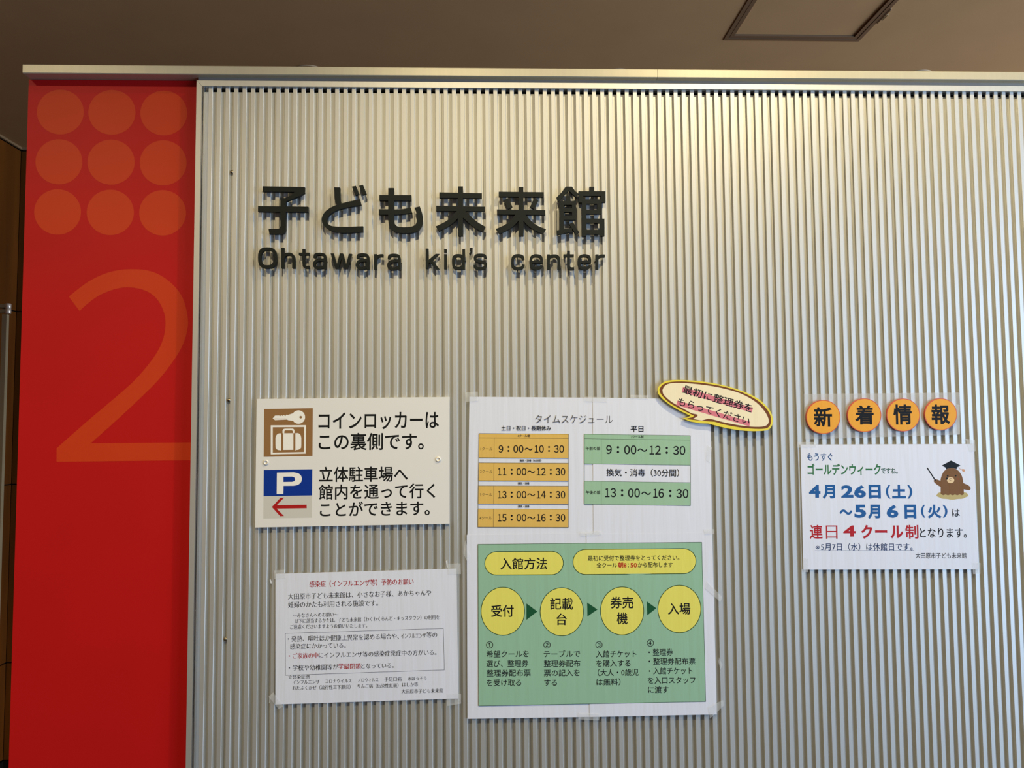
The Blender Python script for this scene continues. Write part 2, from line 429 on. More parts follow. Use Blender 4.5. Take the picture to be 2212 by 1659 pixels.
# post with a chrome tipped arm by the wooden wall
ps = empty('metal_stand', P(5, 1659, 1.55)); ps.location.z = 0
tag(ps, 'grey metal post with chrome tipped arm beside the wooden wall at the left edge', 'stand')
GM = mat('dull_grey_metal', (178, 172, 150), .5, .3); CH = mat('chrome', (235, 235, 238), .3, .5)
q = P(4.5, 900, 1.55); w_ = .0085; top = P(5, 679, 1.55).z
MB().box(q.x-w_, q.x+w_, 1.545, 1.56, 0, top).build('post', GM, ps)
a, b = P(-60, 667, 1.55), P(15, 667, 1.55)
for zz in (661.5, 672.5):
    z = P(10, zz, 1.55).z
    MB().box(a.x, b.x, 1.54, 1.56, z-.0062, z+.0062).build('arm', GM, ps)
    MB().lathe((b.x+.006, 1.548, z-.0095), (0, 0, 1), [(0, 0), (.009, .0), (.0098, .001), (.0098, .0175), (.009, .0188), (0, .0188)], 24).build('end_cap', CH, ps, True)

# ------------------------------------------------------------------ the partition
PITCHR = .0144; RW = .51*PITCHR
part = empty('display_partition', (.5, .03, 0))
tag(part, 'ribbed silver partition with a red end panel and a pale top rail', 'partition', kind='thing')
XE = 130*PITCHR+.008     # runs on past the right edge of the picture
zt = CAMZ+.606           # underside of the top rail
# ribbed boards: five ribs each
ribtop = CAMZ+.5955
def rib_mesh():
    h = .0048; w2 = RW; bv = .0005
    prof = [(.0010, h), (.0010, .0012), (0, .0010), (0, bv), (bv, 0), (w2-bv, 0), (w2, bv), (w2, .0010), (w2-.0010, .0012), (w2-.0010, h)]
    n = len(prof)
    vs = [(x, y, .02) for x, y in prof]+[(x, y, ribtop) for x, y in prof]
    fs = [(i, (i+1), n+i+1, n+i) for i in range(n-1)]+[tuple(range(n))[::-1], tuple(range(n, 2*n))]
    me = bpy.data.meshes.new('rib'); me.from_pydata(vs, [], fs); me.materials.append(ALU()); me.update(); return me
ribm = rib_mesh()
first = -2     # board edges fall between ribs 2|3, 7|8, ...
b0 = 3-5
for nb in range(27):
    i0 = b0+5*nb; i1 = i0+5
    x0 = i0*PITCHR-(PITCHR-RW)/2; x1 = i1*PITCHR-(PITCHR-RW)/2
    ribs = [i for i in range(max(i0, 0), i1)]
    if i0 < 0: x0 = -.0095
    bo = MB().box(x0+.00015, x1-.00015,   .0046, .0066, .02, CAMZ+.5808).build('ribbed_board', ALU(), part)
    for i in ribs:
        r = bpy.data.objects.new('rib', ribm); COL.objects.link(r); r.location = (i*PITCHR, 0, 0)
        attach(r, bo)
MB().box(-.0095, XE, .022, .025, .02, ribtop).build('hollow_shade_sheet', mat('hollow_shade_black', (24, 24, 24), .9), part)  # near-black colour paints the shade of the hollow behind the valleys
# frame of the ribbed field
fo = -.0188; fi = -.0100; fz1 = CAMZ+.5975; fz0 = CAMZ+.5878; FY = -.004
fr = MB()
fr.add([(fo, FY, .0), (fi, FY, .0), (fi, FY, fz0), (fo, FY, fz1), (fo, .07, .0), (fi, .012, .0), (fi, .012, fz0), (fo, .07, fz1)],
    [(0,1,2,3), (0,3,7,4), (1,5,6,2), (2,6,7,3)])
fr.build('side_trim', ALU2(), part)
fr = MB()
fr.add([(fo+.0004, FY, fz1), (fi+.0004, FY, fz0), (XE, FY, fz0), (XE, FY, fz1), (fo+.0004, .07, fz1), (fi+.0004, .012, fz0), (XE, .012, fz0), (XE, .07, fz1)],
    [(0,1,2,3), (0,3,7,4), (1,5,6,2), (2,6,7,3)])
fr.build('top_trim', ALU2(), part)
# twin bright lips inside the side trim
for xx in (-.0098, -.0070):
    MB().box(xx, xx+.0012, -.0036, .005, 0, fz0-.0005).build('trim_lip', mat('bright_lip', (225, 228, 232), .25, .9), part)
# top rail in two lengths
jx = P(1420.5, 160, -.008).x; rt = CAMZ+.6218
RAIL = lambda: mat('cream_rail', (194, 187, 163), .42, .35, .5, 'metal')
def rail(x0, x1):
    bv = .0012
    prof = [(-.008, zt+bv), (-.008, rt-bv), (-.008+bv, rt), (.10, rt), (.10, zt), (-.008+bv, zt)]
    n = len(prof)
    return MB().add([(x0, y, z) for y, z in prof]+[(x1, y, z) for y, z in prof],
        [tuple(range(n)), tuple(range(n, 2*n))[::-1]]+[(i, n+i, n+(i+1) % n, (i+1) % n) for i in range(n)]).build('top_rail', RAIL(), part)
rail(-.3088, jx-.0003); rail(jx+.0003, XE)
MB().box(fo, XE, .003, .08, fz1-.001, zt+.0005).build('rail_seat', mat('grey_rail_seat', (150, 146, 140), .5, .4), part)
# the red end panel
RY = .014
redx0 = -.3118
red = MB().box(redx0, fo-.0002, RY, .08, 0, zt-.0006).build('red_panel', RED(), part); red['label'] = 'red panel with orange dots and a large figure two'
for k in range(9):
    r_, c_ = divmod(k, 3)
    cx = ((412, 764, 1118), (402, 758, 1114), (393, 753, 1110))[r_][c_]/3.16
    cy = ((765, 767, 772), (1105, 1107, 1112), (1447, 1450, 1453))[r_][c_]/3.16
    pts = [P(x, y, RY-.0001) for x, y in ell(cx, cy, 50.6+.4*(c_ == 1), 48.3+.4*r_, 56)]
    mesh_obj('printed_dot', pts, [tuple(range(56))], ORG(), red)
two = [(470, 445)] + catmull([(470, 445), (600, 345), (740, 280), (890, 258), (1040, 275), (1160, 345), (1245, 450), (1282, 590), (1275, 690), (1240, 790), (1175, 895), (1080, 1015), (950, 1145), (800, 1285), (620, 1446)], 4, False)[1:]
two += [(1310, 1440), (1308, 1562), (386, 1573), (386, 1480)]
two += catmull([(386, 1480), (600, 1292), (780, 1140), (905, 1030), (1000, 925), (1075, 820), (1118, 720), (1130, 620), (1115, 540), (1070, 460), (1000, 407), (890, 381), (800, 390), (700, 425), (620, 475), (543, 543)], 4, False)[1:]
two = [(x/3.16, 500+y/3.16) for x, y in two]
xmax = fo-.0004
pw = [P(x, y, RY-.0001) for x, y in two]
vs, fs = fill2d([[(min(q.x, xmax), q.z) for q in pw]])
mesh_obj('printed_numeral', [(x, RY-.0001, z) for x, z in vs], fs, ORG(), red)
# screws in the valleys
for (x, y) in ((500.5, 371.5), (494.3, 864.5), (487, 1381)):
    p = P(x, y, .001)
    mb = MB().lathe((p.x, .0046, p.z), (0, -1, 0), [(.0012, 0), (.0012, .0022), (.0034, .0022), (.0033, .0036), (.0025, .0048), (.0012, .0053), (.0, .0054)], 20)
    mb.box(p.x-.0016, p.x+.0016, -.0013, -.0008, p.z-.0003, p.z+.0003)
    mb.build('screw', mat('screw_steel', (150, 140, 120), .25, 1), part, True)

# ------------------------------------------------------------------ raised sign letters
LY0, LY1 = -.0095, -.0035      # front and back of the letters, on hidden studs
Z5 = lambda L: [[(530+u/5.53, 380+v/5.53) for u, v in p] for p in L]
Z6 = lambda L: [[(930+u/5.53, 380+v/5.53) for u, v in p] for p in L]
def letter(polys, lab, grp):
    o = prism_px('raised_letter', polys, LY0, LY1, LET())
    me = o.data; vv = [v.co.copy() for v in me.vertices]
    cx = sum(q.x for q in vv)/len(vv); cz = sum(q.z for q in vv)/len(vv)
    # two hidden studs behind the widest spots of the character
    big = sorted(((f.area, f.center.copy()) for f in me.polygons if len(f.vertices) == 3 and abs(f.center.y-LY0) < 1e-4), key=lambda t: -t[0])
    ctr = [big[0][1]]; far = [c for a_, c in big[:12] if (c-ctr[0]).length > .008]
    if far: ctr.append(far[0])
    for v in me.vertices: v.co -= Vector((cx, 0, cz))
    o.location = (cx, 0, cz)
    for c in ctr:
        MB().lathe((c.x, LY1, c.z), (0, 1, 0), [(.001, -.001), (.001, .0080)], 10).build('stud', LET(), o)
    tag(o, lab, 'letter', grp); return o
GJ = 'large raised Japanese characters of the sign'
ko = [[(207, 124), (708, 133), (706, 192), (205, 186)], [(598, 180), (706, 180), (706, 206), (655, 236), (486, 306), (430, 262), (475, 262), (545, 234)],
    [(418, 262), (484, 262), (481, 640), (474, 668), (460, 688), (435, 695), (287, 694), (276, 632), (392, 632), (410, 624), (418, 600)], [(150, 360), (752, 367), (752, 432), (150, 425)]]
letter(Z5(ko), 'dark green raised character 子, first of the large sign characters', GJ)
do = [[(1060, 136), (1131, 138), (1131, 230), (1136, 290), (1148, 340), (1100, 360), (1075, 320), (1064, 260)],
    catmull([(1368, 278), (1386, 345)], 1, False)+catmull([(1386, 345), (1240, 372), (1130, 397), (1045, 434), (995, 478), (977, 525), (984, 565), (1012, 590), (1065, 603), (1200, 608), (1406, 600)], 3, False)[1:]+catmull([(1406, 668), (1200, 681), (1085, 670), (1000, 643), (938, 592), (912, 530), (924, 470), (962, 418), (1030, 372), (1110, 340), (1220, 310), (1368, 278)], 3, False)[:-1],
    [(1272, 128), (1320, 118), (1360, 216), (1312, 230)], [(1357, 117), (1405, 106), (1447, 212), (1398, 226)]]
letter(Z5(do), 'dark green raised character ど between 子 and も', GJ)
mo = [[(1600, 227), (1983, 229), (1983, 295), (1600, 293)], [(1594, 397), (1800, 400), (1880, 396), (1975, 380), (1993, 440), (1890, 455), (1800, 462), (1594, 461)],
    [(1707, 144), (1776, 144)]+catmull([(1776, 500), (1780, 560), (1812, 600), (1870, 612), (1950, 610), (2005, 598), (2038, 570), (2050, 520), (2046, 450), (2020, 380)], 3, False)+catmull([(2083, 363), (2108, 435), (2121, 520), (2110, 590), (2070, 648), (2010, 675), (1930, 684), (1850, 682), (1780, 662), (1735, 620), (1712, 570), (1706, 500)], 3, False)]
letter(Z5(mo), 'dark green raised character も, third of the large sign characters', GJ)
mi = [[(105, 196), (614, 206), (614, 265), (105, 260)], [(67, 356), (648, 367), (648, 422), (67, 418)], [(330, 125), (387, 125), (389, 717), (330, 717)],
    catmull([(360, 405), (300, 430), (240, 500), (160, 555), (63, 602)], 3, False)+catmull([(98, 662), (190, 615), (270, 560), (360, 470)], 3, False),
    catmull([(360, 405), (415, 420), (490, 490), (560, 550), (657, 608)], 3, False)+catmull([(625, 670), (530, 620), (450, 555), (360, 470)], 3, False)]
letter(Z6(mi), 'dark green raised character 未, fourth of the large sign characters', GJ)
rai = [[(815, 188), (1352, 194), (1352, 252), (815, 246)], [(874, 287), (928, 265), (980, 372), (925, 394)], [(1240, 266), (1290, 287), (1240, 396), (1188, 372)],
    [(793, 400), (1372, 408), (1372, 465), (795, 460)], [(1052, 132), (1110, 132), (1110, 717), (1052, 717)],
    catmull([(1080, 440), (1015, 460), (960, 530), (880, 588), (783, 632)], 3, False)+catmull([(822, 690), (920, 645), (1000, 590), (1080, 500)], 3, False),
    catmull([(1080, 440), (1140, 470), (1210, 545), (1290, 600), (1380, 635)], 3, False)+catmull([(1345, 695), (1240, 645), (1160, 590), (1080, 500)], 3, False)]
letter(Z6(rai), 'dark green raised character 来, with two short slanted strokes', GJ)
kan = [[(1615, 128), (1690, 128), (1725, 178), (1768, 212), (1750, 262), (1712, 232), (1652, 172), (1600, 225), (1562, 265), (1525, 308), (1507, 255), (1562, 200)],
    [(1620, 238), (1673, 238), (1673, 305), (1620, 305)], [(1540, 300), (1738, 300), (1738, 345), (1540, 345)], [(1540, 386), (1738, 386), (1738, 432), (1540, 432)], [(1540, 473), (1738, 473), (1738, 525), (1540, 525)],
    [(1540, 300), (1595, 300), (1593, 665), (1540, 670)], [(1690, 300), (1738, 300), (1738, 525), (1690, 525)], [(1510, 650), (1590, 636), (1690, 622), (1692, 672), (1600, 684), (1512, 705)],
    [(1655, 575), (1702, 552), (1776, 675), (1735, 695), (1700, 640)],
    [(1898, 130), (1955, 130), (1955, 190), (1898, 190)], [(1768, 182), (2090, 182), (2090, 238), (1768, 238)], [(1768, 182), (1822, 182), (1822, 318), (1768, 318)], [(2035, 182), (2090, 182), (2090, 315), (2035, 315)],
    [(1808, 280), (2045, 280), (2045, 332), (1808, 332)], [(1808, 280), (1862, 280), (1862, 718), (1808, 718)], [(1990, 300), (2042, 300), (2042, 452), (1990, 452)], [(1808, 403), (2042, 403), (2042, 453), (1808, 453)],
    [(1808, 508), (2078, 510), (2078, 562), (1808, 560)], [(2023, 510), (2078, 510), (2078, 718), (2023, 718)], [(1808, 642), (2078, 642), (2078, 695), (1808, 695)]]
letter(Z6(kan), 'dark green raised character 館, last and densest of the large sign characters', GJ)
GL = 'small raised Latin letters of the sign'
def Oo(cx, cy, rx, ry, wd, n=28):
    def sup(rx, ry): return [(cx+rx*math.copysign(abs(math.cos(t))**.72, math.cos(t)), cy+ry*math.copysign(abs(math.sin(t))**.72, math.sin(t))) for t in [2*math.pi*i/n for i in range(n)]]
    out, inn = sup(rx, ry), sup(rx-wd, ry-wd)
    return [[out[i], out[(i+1) % n], inn[(i+1) % n], inn[i]] for i in range(n)]
def seg(pts, wd=34, sm=3): return stroke(pts, wd, sm)
def bar(x0, y0, x1, y1): return [(x0, y0), (x1, y0), (x1, y1), (x0, y1)]
def Aa(x, y):   # letter a, left x and top y in zoom units, 160 x 195
    return [bar(x+130, y+50, x+163, y+195), seg([(x+24, y+62), (x+30, y+28), (x+62, y+17), (x+102, y+17), (x+136, y+28), (x+147, y+64)], 33),
        seg([(x+146, y+82), (x+90, y+86), (x+40, y+96), (x+18, y+128), (x+22, y+160), (x+52, y+178), (x+98, y+176), (x+136, y+158), (x+147, y+130)], 32)]
def Ee(x, y): return [seg([(x+8, y+93), (x+148, y+93)], 30, 0), seg([(x+144, y+106), (x+144, y+60), (x+128, y+26), (x+90, y+16), (x+62, y+17), (x+30, y+30), (x+17, y+62), (x+17, y+120), (x+32, y+155), (x+62, y+168), (x+100, y+168), (x+130, y+156), (x+148, y+132)], 32)]
def Nn(x, y, top=0): return [bar(x, y+top, x+33, y+183), seg([(x+16, y+62), (x+40, y+26), (x+80, y+16), (x+118, y+22), (x+138, y+52), (x+141, y+100), (x+141, y+183)], 33)]
def Rr(x, y): return [bar(x, y, x+34, y+182), seg([(x+18, y+64), (x+40, y+30), (x+75, y+17), (x+112, y+17)], 32)]
def Tt(x, y, k=1): return [bar(x, y+43, x+122, y+73), seg([(x+60, y), (x+60, y+170), (x+70, y+205), (x+95, y+215), (x+124, y+212)], 33, 2)]
LT = [('O', Z5(Oo(262, 978, 112, 126, 38)), 'capital O, first raised Latin letter under the large characters'),
    ('h', Z5([bar(430, 858, 464, 1103), seg([(447, 985), (470, 945), (510, 932), (548, 938), (570, 965), (575, 1010), (575, 1103)], 34)]), 'raised letter h just after the capital O'),
    ('t', Z5([bar(638, 916, 763, 946), seg([(697, 873), (697, 1040), (706, 1080), (730, 1090), (765, 1087)], 33, 2)]), 'raised letter t in the first Latin word'),
    ('a', Z5(Aa(805, 917)), 'raised letter a between t and w'),
    ('w', Z5([[(1018, 925), (1054, 925), (1092, 1060), (1128, 925), (1166, 925), (1202, 1060), (1236, 930), (1272, 930), (1220, 1110), (1182, 1110), (1147, 985), (1110, 1108), (1072, 1108)]]), 'raised letter w, only one of the sign'),
    ('a', Z5(Aa(1318, 923)), 'raised letter a between w and r'),
    ('r', Z5(Rr(1536, 934)), 'raised letter r in the first Latin word'),
    ('a', Z5(Aa(1692, 929)), 'raised letter a ending the first Latin word'),
    ('k', Z6([bar(-58, 868, -25, 1108), [(62, 930), (105, 930), (25, 1010), (108, 1113), (64, 1113), (-5, 1030), (-30, 1050), (-30, 1008)]]), 'raised letter k, only one of the sign'),
    ('i', Z6([bar(161, 935, 194, 1112), bar(161, 875, 194, 909)]), 'raised letter i with square dot'),
    ('d', Z6([bar(380, 875, 412, 1118)]+Oo(331, 1026, 76, 93, 33)), 'raised letter d, only one of the sign'),
    ('apostrophe', Z6([[(468, 860), (503, 860), (500, 900), (485, 928), (470, 938), (460, 928), (478, 905), (480, 893), (468, 893)]]), 'small raised apostrophe between d and s'),
    ('s', Z6([seg([(656, 985), (648, 955), (618, 945), (570, 945), (538, 960), (535, 992), (560, 1014), (625, 1026), (655, 1048), (652, 1084), (622, 1104), (565, 1104), (537, 1090), (530, 1062)], 33)]), 'raised letter s after the apostrophe'),
    ('c', Z6([seg([(1108, 1000), (1098, 965), (1065, 951), (1018, 952), (988, 975), (980, 1010), (980, 1050), (990, 1085), (1020, 1104), (1068, 1104), (1098, 1090), (1110, 1058)], 33)]), 'raised letter c starting the last word'),
    ('e', Z6(Ee(1183, 935)), 'raised letter e between c and n'),
    ('n', Z6(Nn(1394, 937)), 'raised letter n, only one of the sign'),
    ('t', Z6(Tt(1590, 893)), 'raised letter t in the last word'),
    ('e', Z6(Ee(1760, 935)), 'raised letter e before the final r'),
    ('r', Z6(Rr(1972, 937)), 'raised letter r ending the sign')]
for ch, pl, lab in LT: letter(pl, 'dark green '+lab, GL)

# ------------------------------------------------------------------ white guide plate (lockers, parking)
def at_root(name, px, py, Y, lab, cat, grp=None):
    e = empty(name, P(px, py, Y)); tag(e, lab, cat, grp); return e
r = at_root('guide_plate', 760, 1000, -.001, 'white plate with brown key and suitcase pictogram and blue parking sign', 'sign')
s = Sheet(r, -.0042, step=.00004)
sheet_slab('plate', s, [(554.5, 861.7), (971.2, 857.4), (971.2, 1131.4), (551, 1139.5)], PLATE(), .0038, 2, 2)
s.frame(530, 840, 4.608)
BRN = mat('brown_vinyl', (142, 104, 62), .4); WH = mat('white_vinyl', (236, 234, 226), .4); BLU = mat('blue_vinyl', (0, 48, 140), .4); GRY = mat('grey_vinyl', (200, 198, 190), .4); RD = mat('red_vinyl', (168, 24, 22), .4)
s.poly('locker_pictogram', BRN, [[(186, 200), (672, 192), (668, 668), (182, 677)]], 1, 'brown square with white key and suitcase')
s.poly('key_symbol', WH, [ell(529, 281, 66, 67, 40)+[], ell(551, 282, 13, 13, 16)], 2)
s.poly('key_symbol', WH, [[(272, 294), (295, 266), (338, 265), (346, 272), (358, 261), (372, 270), (380, 260), (400, 270), (407, 257), (425, 259), (475, 243), (475, 320), (425, 312), (415, 306), (295, 312)]], 2.2)
s.poly('pictogram_slot', BRN, [[(290, 297), (412, 297), (412, 301), (290, 302)]], 3)
s.poly('locker_symbol', WH, [[(253, 363), (604, 361), (601, 645), (253, 652)], [(273, 382), (585, 380), (582, 629), (273, 636)]], 2)
s.poly('suitcase_body', WH, [[(378, 442), (478, 441), (478, 607), (378, 608)]], 2)
s.poly('suitcase_side', WH, [[(358, 443), (358, 616), (346, 611), (330, 610), (312, 602), (302, 588), (300, 560), (300, 490), (306, 465), (320, 449), (336, 443)]], 2); s.flush()
s.poly('suitcase_side', WH, [[(498, 441), (498, 614), (510, 608), (526, 607), (545, 598), (555, 585), (557, 558), (557, 488), (551, 462), (538, 447), (522, 440)]], 2); s.flush()
s.poly('suitcase_handle', WH, [[(370, 442), (370, 415), (377, 402), (392, 396), (470, 395), (482, 401), (489, 413), (489, 440), (472, 440), (471, 420), (464, 412), (396, 412), (389, 420), (388, 441)]], 2.3)
s.poly('parking_pictogram', BLU, [[(183, 807), (667, 800), (664, 1061), (181, 1069)]], 1, 'blue square with white letter P')
s.poly('letter_symbol', WH, [[(314, 834), (480, 831)]+catmull([(480, 831), (530, 842), (557, 870), (562, 900), (552, 932), (522, 956), (478, 965)], 3, False)[1:]+[(380, 966), (378, 1047), (312, 1048)],
    [(379, 874), (465, 873), (487, 880), (496, 898), (489, 918), (465, 926), (379, 927)]], 2)
s.poly('arrow_field', GRY, [[(181, 1070), (664, 1062), (662, 1282), (179, 1290)]], 1)
s.poly('arrow', RD, [[(350, 1083), (387, 1082), (314, 1157), (610, 1153), (611, 1188), (312, 1192), (385, 1266), (347, 1268), (264, 1176)]], 2, 'red arrow pointing left')
for t in (('コインロッカーは', 728, 1926, 321, 168, -.008), ('この裏側です。', 730, 1776, 530, 158, -.005), ('立体駐車場へ', 733, 1618, 856, 140, -.006), ('館内を通って行く', 730, 1890, 1033, 138, -.014), ('ことができます。', 742, 1835, 1207, 138, -.016)):
    s.text('printed_lettering', BLK(), t[0], t[1], t[2], t[3], t[4], t[5], b=.015, lvl=1, seg=5)
s.flush()
for (u, v) in ((205, 733), (1920, 702)):
    p = P(530+u/4.608, 840+v/4.608, -.0042)
    MB().lathe(p, (0, -1, 0), [(.0043, 0), (.0043, .0010), (.0036, .0018), (.0026, .0018), (.0024, .0012), (0, .0012)], 24).build('screw_cap', mat('white_plastic', (222, 218, 208), .35), r, True)

# ------------------------------------------------------------------ tape helper
def tape(quad, Y, parent=None, lab=None, m=None):
    mb = MB(); pts = [P(x, y, Y) for x, y in quad]
    mb.add(pts+[q+Vector((0, .0002, 0)) for q in pts], [(0,1,2,3),(7,6,5,4),(0,4,5,1),(1,5,6,2),(2,6,7,3),(3,7,4,0)])
    if parent: return mb.build('tape_strip', m or TAPE(), parent)
    o = mb.build('tape_remnant', m or TAPE()); tag(o, lab, 'tape'); return o

# ------------------------------------------------------------------ infection notice
GRN = 'paper notices taped to the ribs'
r = at_root('paper_notice', 792, 1375, -.001, 'white A4 notice with red heading and boxed list, below the guide plate', 'notice', GRN)
s = Sheet(r, -.0016, wave=.0002, seed=1)
sheet_slab('paper_sheet', s, [(595, 1239.5), (986.2, 1228.1), (990.1, 1508.9), (594.8, 1521.8)], PAPER(), .00025)
s.frame(580, 1200, 4.879)
RI = ink('red', (160, 30, 36)); K = INK(); BX, BY = .012, -.012
def nt(st, xl, xr, yc, h, sl=-.026, m=None, name='printed_lettering', b=BX, by=BY): s.text(name, m or K, st, xl, xr, yc, h, sl, b=b, by=by, seg=3)
nt('感染症（インフルエンザ等）予防のお願い', 432, 1530, 303, 64, -.026, RI, 'red_lettering', .02, -.006)
nt('大田原市子ども未来館は、小さなお子様、あかちゃんや', 207, 1715, 433, 62, -.027)
nt('妊婦のかたも利用される施設です。', 207, 1155, 521, 62, -.022)
nt('～みなさんへのお願い～', 258, 735, 633, 46, -.025)
nt('以下に該当するかたは、子ども未来館（わくわくらんど・キッズタウン）の利用を', 278, 1800, 693, 46, -.028)
nt('ご遠慮くださいますようお願いいたします。', 228, 1040, 753, 46, -.018)
nt('・発熱、嘔吐ほか健康上異常を認める場合や、', 203, 1375, 881, 60, -.025)
nt('インフルエンザ', 1398, 1660, 849, 54, -.025); nt('等の', 1665, 1778, 838, 58, -.02)
nt('感染症にかかっている。', 228, 815, 960, 58, -.024)
nt('・ご家族の中', 213, 525, 1061, 58, -.025, RI, 'red_lettering', .02, -.006)
nt('にインフルエンザ等の感染症発症中の方がいる。', 530, 1770, 1053, 58, -.026)
nt('・学校や幼稚園等が', 213, 735, 1186, 58, -.022)
nt('学級閉鎖', 735, 975, 1171, 60, -.02, RI, 'red_lettering', .02, -.006); nt('となっている。', 978, 1320, 1166, 56, -.022)
nt('☆感染症例', 207, 432, 1281, 42, -.022)
for t in (('インフルエンザ', 255, 538, 1337), ('コロナウイルス', 600, 877, 1326), ('ノロウィルス', 945, 1158, 1314), ('手足口病', 1222, 1402, 1306), ('水ぼうそう', 1468, 1665, 1299), ('おたふくかぜ（流行性耳下腺炎）', 253, 865, 1398), ('りんご病（伝染性紅斑）', 940, 1370, 1379), ('はしか等', 1410, 1577, 1363), ('大田原市子ども未来館', 1403, 1840, 1433)):
    nt(*t, 44, -.022)
for a, b in (((177, 820), (1843, 768)), ((1843, 768), (1853, 1205)), ((1853, 1205), (178, 1262)), ((178, 1262), (177, 820))): s.line('box_rule', K, a, b, 3.2)
s.flush()
tape([(592, 1232), (616, 1231), (616, 1250), (592, 1251)], -.0021, r); tape([(968, 1218), (995, 1217), (996, 1240), (968, 1241)], -.0021, r)
tape([(590, 1496), (612, 1526), (602, 1532), (580, 1505)], -.0021, r); tape([(965, 1500), (996, 1499), (996, 1520), (966, 1525)], -.0021, r)

# ------------------------------------------------------------------ timetable poster
r = at_root('timetable_poster', 1275, 1005, -.001, 'white two sheet timetable with orange and green time tables', 'poster', 'wide two sheet posters')
s = Sheet(r, -.0018, wave=.00015, seed=2); s.base = .0006
sheet_slab('paper_sheet', s, [(1014.1, 857), (1282, 859), (1284, 1160), (1009.8, 1160)], PAPER(), .00025, extra=.0)
sheet_slab('paper_sheet', s, [(1280.3, 858.9), (1534, 862), (1537.3, 1158), (1281.8, 1160)], PAPER(), .00015, extra=.0006)
DK = ink('dark_line', (70, 62, 48)); OR = ink('orange', (214, 176, 92)); GR = ink('pale_green', (150, 186, 156)); LG = ink('title_grey', (70, 70, 76)); GD = ink('green_line', (60, 84, 66))
s.frame(0, 0, 1)
s.text('title_lettering', LG, 'タイムスケジュール', 1156.3, 1323.5, 905.5, 18.6, .005, b=-.008, lvl=5)
s.frame(990, 840, 5.1833)
s.text('printed_lettering', K, '土日・祝日・長期休み', 482, 1037, 440, 52, .002, b=.012, lvl=5)
L = lambda y, t: None
rows = [(500, 507, 548, 554), (548, 554, 770, 776), (828, 832, 1028, 1032), (1085, 1089, 1288, 1292), (1343, 1347, 1547, 1550)]
def lx(y): return 233-14*(y-500)/1047
def rx(y): return 1234-2*(y-507)/1043
for a, b, c, d in rows: s.quad('orange_row', OR, [(lx(a), a), (rx(b), b), (rx(d), d), (lx(c), c)], 2, 10, 4); s.flush()
for a, b in ((500, 507), (548, 554), (770, 776), (828, 832), (1028, 1032), (1085, 1089), (1288, 1292), (1343, 1347), (1547, 1550)): s.line('table_rule', DK, (lx(a), a), (rx(b), b), 4, 4)
s.line('table_rule', DK, (233, 500), (219, 1547), 4, 4); s.line('table_rule', DK, (1234, 507), (1232, 1550), 4, 4)
for a, b in ((549, 771), (829, 1029), (1086, 1289), (1344, 1548)): s.line('table_rule', DK, (403-12*(a-549)/1000, a), (403-12*(b-549)/1000, b), 3, 4)
s.text('printed_lettering', DK, '4クール制', 663, 803, 526, 29, b=.03, lvl=5)
for t in (('1クール', 250, 383, 671), ('2クール', 244, 383, 925), ('3クール', 242, 380, 1184), ('4クール', 238, 377, 1444)): s.text('printed_lettering', DK, *t, 38, 0, b=-.005, lvl=5)
s.clock(K, [('9', 452, 503), (':', 562, 562), ('00', 617, 730), ('~', 742, 832), ('10', 846, 957), (':', 1015, 1015), ('30', 1072, 1183)], 672, 82, .001)
for t1, t2, c in (('11', '12', 927), ('13', '14', 1184), ('15', '16', 1442)):
    s.clock(K, [(t1, 435, 540), (':', 598, 598), ('00', 652, 762), ('~', 772, 860), (t2, 870, 978), (':', 1035, 1035), ('30', 1090, 1197)], c, 82, .001)
s.text('printed_lettering', K, '換気・消毒（30分間）', 688, 930, 802, 24, b=.02, lvl=5)
s.text('printed_lettering', K, '換気・消毒', 668, 795, 1057, 24, b=.02, lvl=5); s.text('printed_lettering', K, '換気・消毒', 668, 795, 1316, 24, b=.02, lvl=5)
s.frame(1240, 800, 4.609)
def gy(v, u): return v+(u-102)*.0135
for a, b in ((635, 680), (680, 930), (1103, 1333)): s.quad('green_row', GR, [(102, a), (1158, gy(a, 1158)), (1158, gy(b, 1158)), (102, b)], 5, 10, 4); s.flush()
for a in (635, 680, 930, 1103, 1333): s.line('table_rule', GD, (102, a), (1158, gy(a, 1158)), 3.2, 6)
s.line('table_rule', GD, (102, 635), (102, 1333), 3.2, 6); s.line('table_rule', GD, (1157, 650), (1159, 1347), 3.2, 6)
s.line('table_rule', GD, (270, 682), (270, 932), 3, 6); s.line('table_rule', GD, (270, 1105), (270, 1335), 3, 6)
s.text('printed_lettering', K, '平日', 563, 690, 584, 62, .0, b=.018, lvl=7); s.text('printed_lettering', K, '2クール制', 565, 690, 662, 28, b=.02, lvl=7)
s.text('printed_lettering', K, '午前の部', 115, 260, 777, 34, b=.02, lvl=7); s.text('printed_lettering', K, '午後の部', 117, 260, 1217, 34, b=.02, lvl=7)
s.clock(K, [('9', 320, 375), (':', 437, 437), ('00', 498, 620), ('~', 630, 728), ('12', 742, 862), (':', 922, 922), ('30', 985, 1107)], 788, 88, .012, 7, 12); s.text('printed_lettering', K, '換気・消毒（30分間）', 322, 1045, 1018, 70, .006, b=.008, lvl=7)
s.clock(K, [('13', 300, 417), (':', 478, 478), ('00', 537, 655), ('~', 668, 765), ('16', 778, 893), (':', 957, 957), ('30', 1017, 1137)], 1217, 90, .012, 7, 12)
s.flush()
for q in ([(1005, 848), (1032, 846), (1033, 866), (1006, 868)], [(1262, 857), (1312, 858), (1311, 869), (1262, 867)], [(1362, 853), (1400, 854), (1400, 862), (1362, 861)], [(1528, 962), (1538, 966), (1533, 1000), (1525, 994)]):
    tape(q, -.0032, r)

